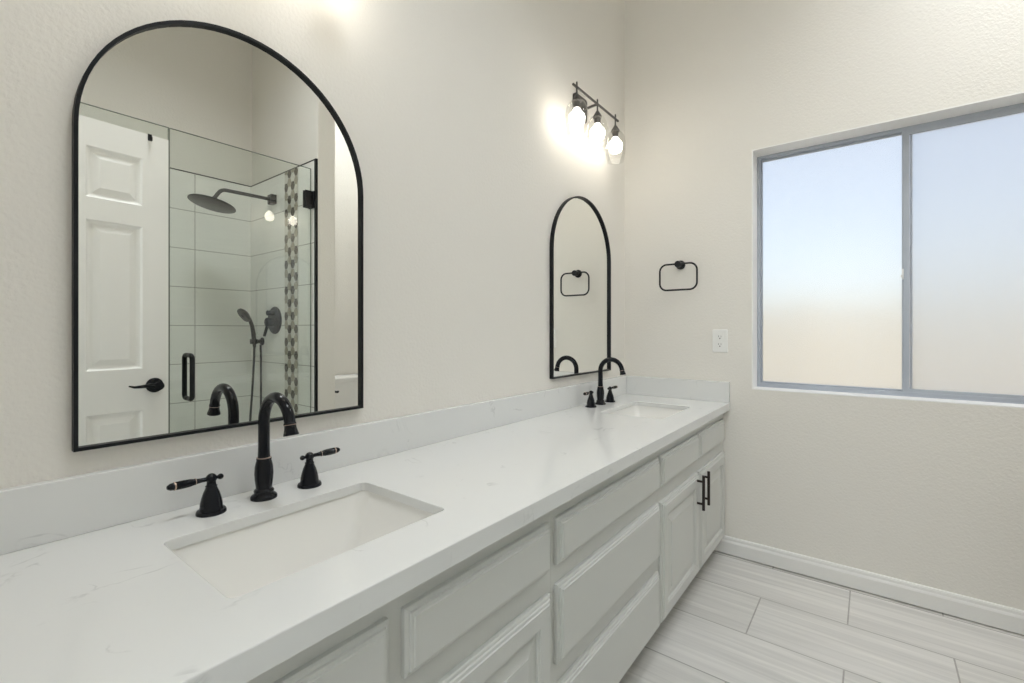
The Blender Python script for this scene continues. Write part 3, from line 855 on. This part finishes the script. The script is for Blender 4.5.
obj('bar', bm, M['gunmetal'], vl, smooth=True)
for x in (-0.192, 0.0, 0.192):
    bm = BM()
    lathe(bm, [(0.0, 0.1005), (0.0038, 0.100), (0.0038, 0.046), (0.006, 0.044), (0.010, 0.038), (0.0195, 0.022), (0.021, 0.020), (0.021, 0.014), (0.015, 0.012), (0.015, -0.014), (0.0, -0.015)], (x, YL, 0), (0, 0, 1), 24)
    sk_ = obj('socket', bm, M['gunmetal'], vl, smooth=True)
    bm = BM()
    prof_o = [(0.022, 0.016), (0.034, 0.010), (0.046, -0.012), (0.0515, -0.045), (0.050, -0.085), (0.045, -0.118), (0.041, -0.135)]
    prof_i = [(r - 0.002, h - (0.002 if i < 2 else 0)) for i, (r, h) in enumerate(prof_o)][::-1]
    lathe(bm, prof_o + [(0.0415, -0.137)] + prof_i, (x, YL, 0), (0, 0, 1), 32, cap0=False, cap1=False)
    obj('shade', bm, M['shade'], sk_, smooth=True)
    bm = BM()
    lathe(bm, [(0.0, -0.0155), (0.013, -0.016), (0.0145, -0.022), (0.022, -0.031), (0.0315, -0.042), (0.0355, -0.056), (0.0335, -0.072), (0.026, -0.085), (0.013, -0.0925), (0.0, -0.094)], (x, YL, 0), (0, 0, 1), 18)
    obj('bulb', bm, M['bulb'], sk_, smooth=True)
dup(vl, (0.457, 0.0, 2.09), 'three-bulb vanity light above the large mirror, over the top of the photo')

# ------------------------------------------------------------------ towel ring and outlet
tr_ = thing('towel_ring', 'black rounded rectangular towel ring on the window wall', 'towel ring', (XW, -0.316, 1.456))
bm = BM()
lathe(bm, [(0.024, 0), (0.024, 0.006), (0.021, 0.011), (0.0135, 0.014), (0.0125, 0.034), (0.0165, 0.038), (0.0175, 0.048), (0.0160, 0.054), (0.0, 0.056)], (0, 0, 0), (-1, 0, 0), 32)
obj('post', bm, M['black'], tr_, smooth=True)
bm = BM()
tube(bm, [(-0.045, a, b) for a, b in rrect(-0.0955, 0.0955, -0.1335, 0.0015, 0.036, 10)], 0.0047, 12, closed=True)
obj('ring', bm, M['black'], tr_, smooth=True)

ol = thing('outlet', 'white duplex outlet on the window wall between side splash and window', 'outlet', (XW, -0.5113, 1.0588))
bm = BM()
loft(bm, [[(-e, y, z) for y, z in rrect(-0.036 + i, 0.036 - i, -0.0575 + i, 0.0575 - i, 0.005, 4)] for i, e in ((0, 0), (0, 0.003), (0.003, 0.006))])
obj('cover_plate', bm, M['plastic'], ol)
for zc in (0.0195, -0.0195):
    bm = BM()
    loft(bm, [[(-e, y, z + zc) for y, z in rrect(-0.017, 0.017, -0.0145, 0.0145, 0.007, 5)] for e in (0.005, 0.0075)])
    r_ = obj('receptacle', bm, M['plastic'], ol)
    bm = BM()
    box(bm, -0.0078, -0.0070, 0.0050, 0.0066, zc - 0.001, zc + 0.008)
    box(bm, -0.0078, -0.0070, -0.0066, -0.0050, zc - 0.001, zc + 0.007)
    lathe(bm, [(0.0028, 0.0070), (0.0028, 0.0078)], (0, 0, zc - 0.007), (-1, 0, 0), 12)
    o = obj('slots', bm, M['slot'], r_); o['label'] = 'dark contact slots'
bm = BM(); lathe(bm, [(0.003, 0.005), (0.003, 0.0068), (0.0, 0.007)], (0, 0, 0), (-1, 0, 0), 12)
obj('screw', bm, M['plastic'], ol)

# ------------------------------------------------------------------ ceiling lamps added to fill the room, out of view
cl1 = thing('fill_lamp', 'added drum fill lamp over the vanity aisle, out of view', 'fill light', (0.62, -1.02, ZC), 'added drum fill lamps')
bm = BM(); lathe(bm, [(0.26, 0), (0.26, 0.22), (0.25, 0.23), (0.235, 0.23), (0.235, 0.0)], (0, 0, 0), (0, 0, -1), 48)  # rim made deep to keep the fill off the upper walls
obj('rim', bm, M['gunmetal'], cl1, smooth=True)
bm = BM(); lathe(bm, [(0.232, 0.030), (0.225, 0.045), (0.15, 0.058), (0.0, 0.062)], (0, 0, 0), (0, 0, -1), 32)
obj('diffuser', bm, M['lamp'], cl1, smooth=True)
dup(cl1, (2.0, -1.72, ZC), 'added drum fill lamp over the toilet nook, out of view')
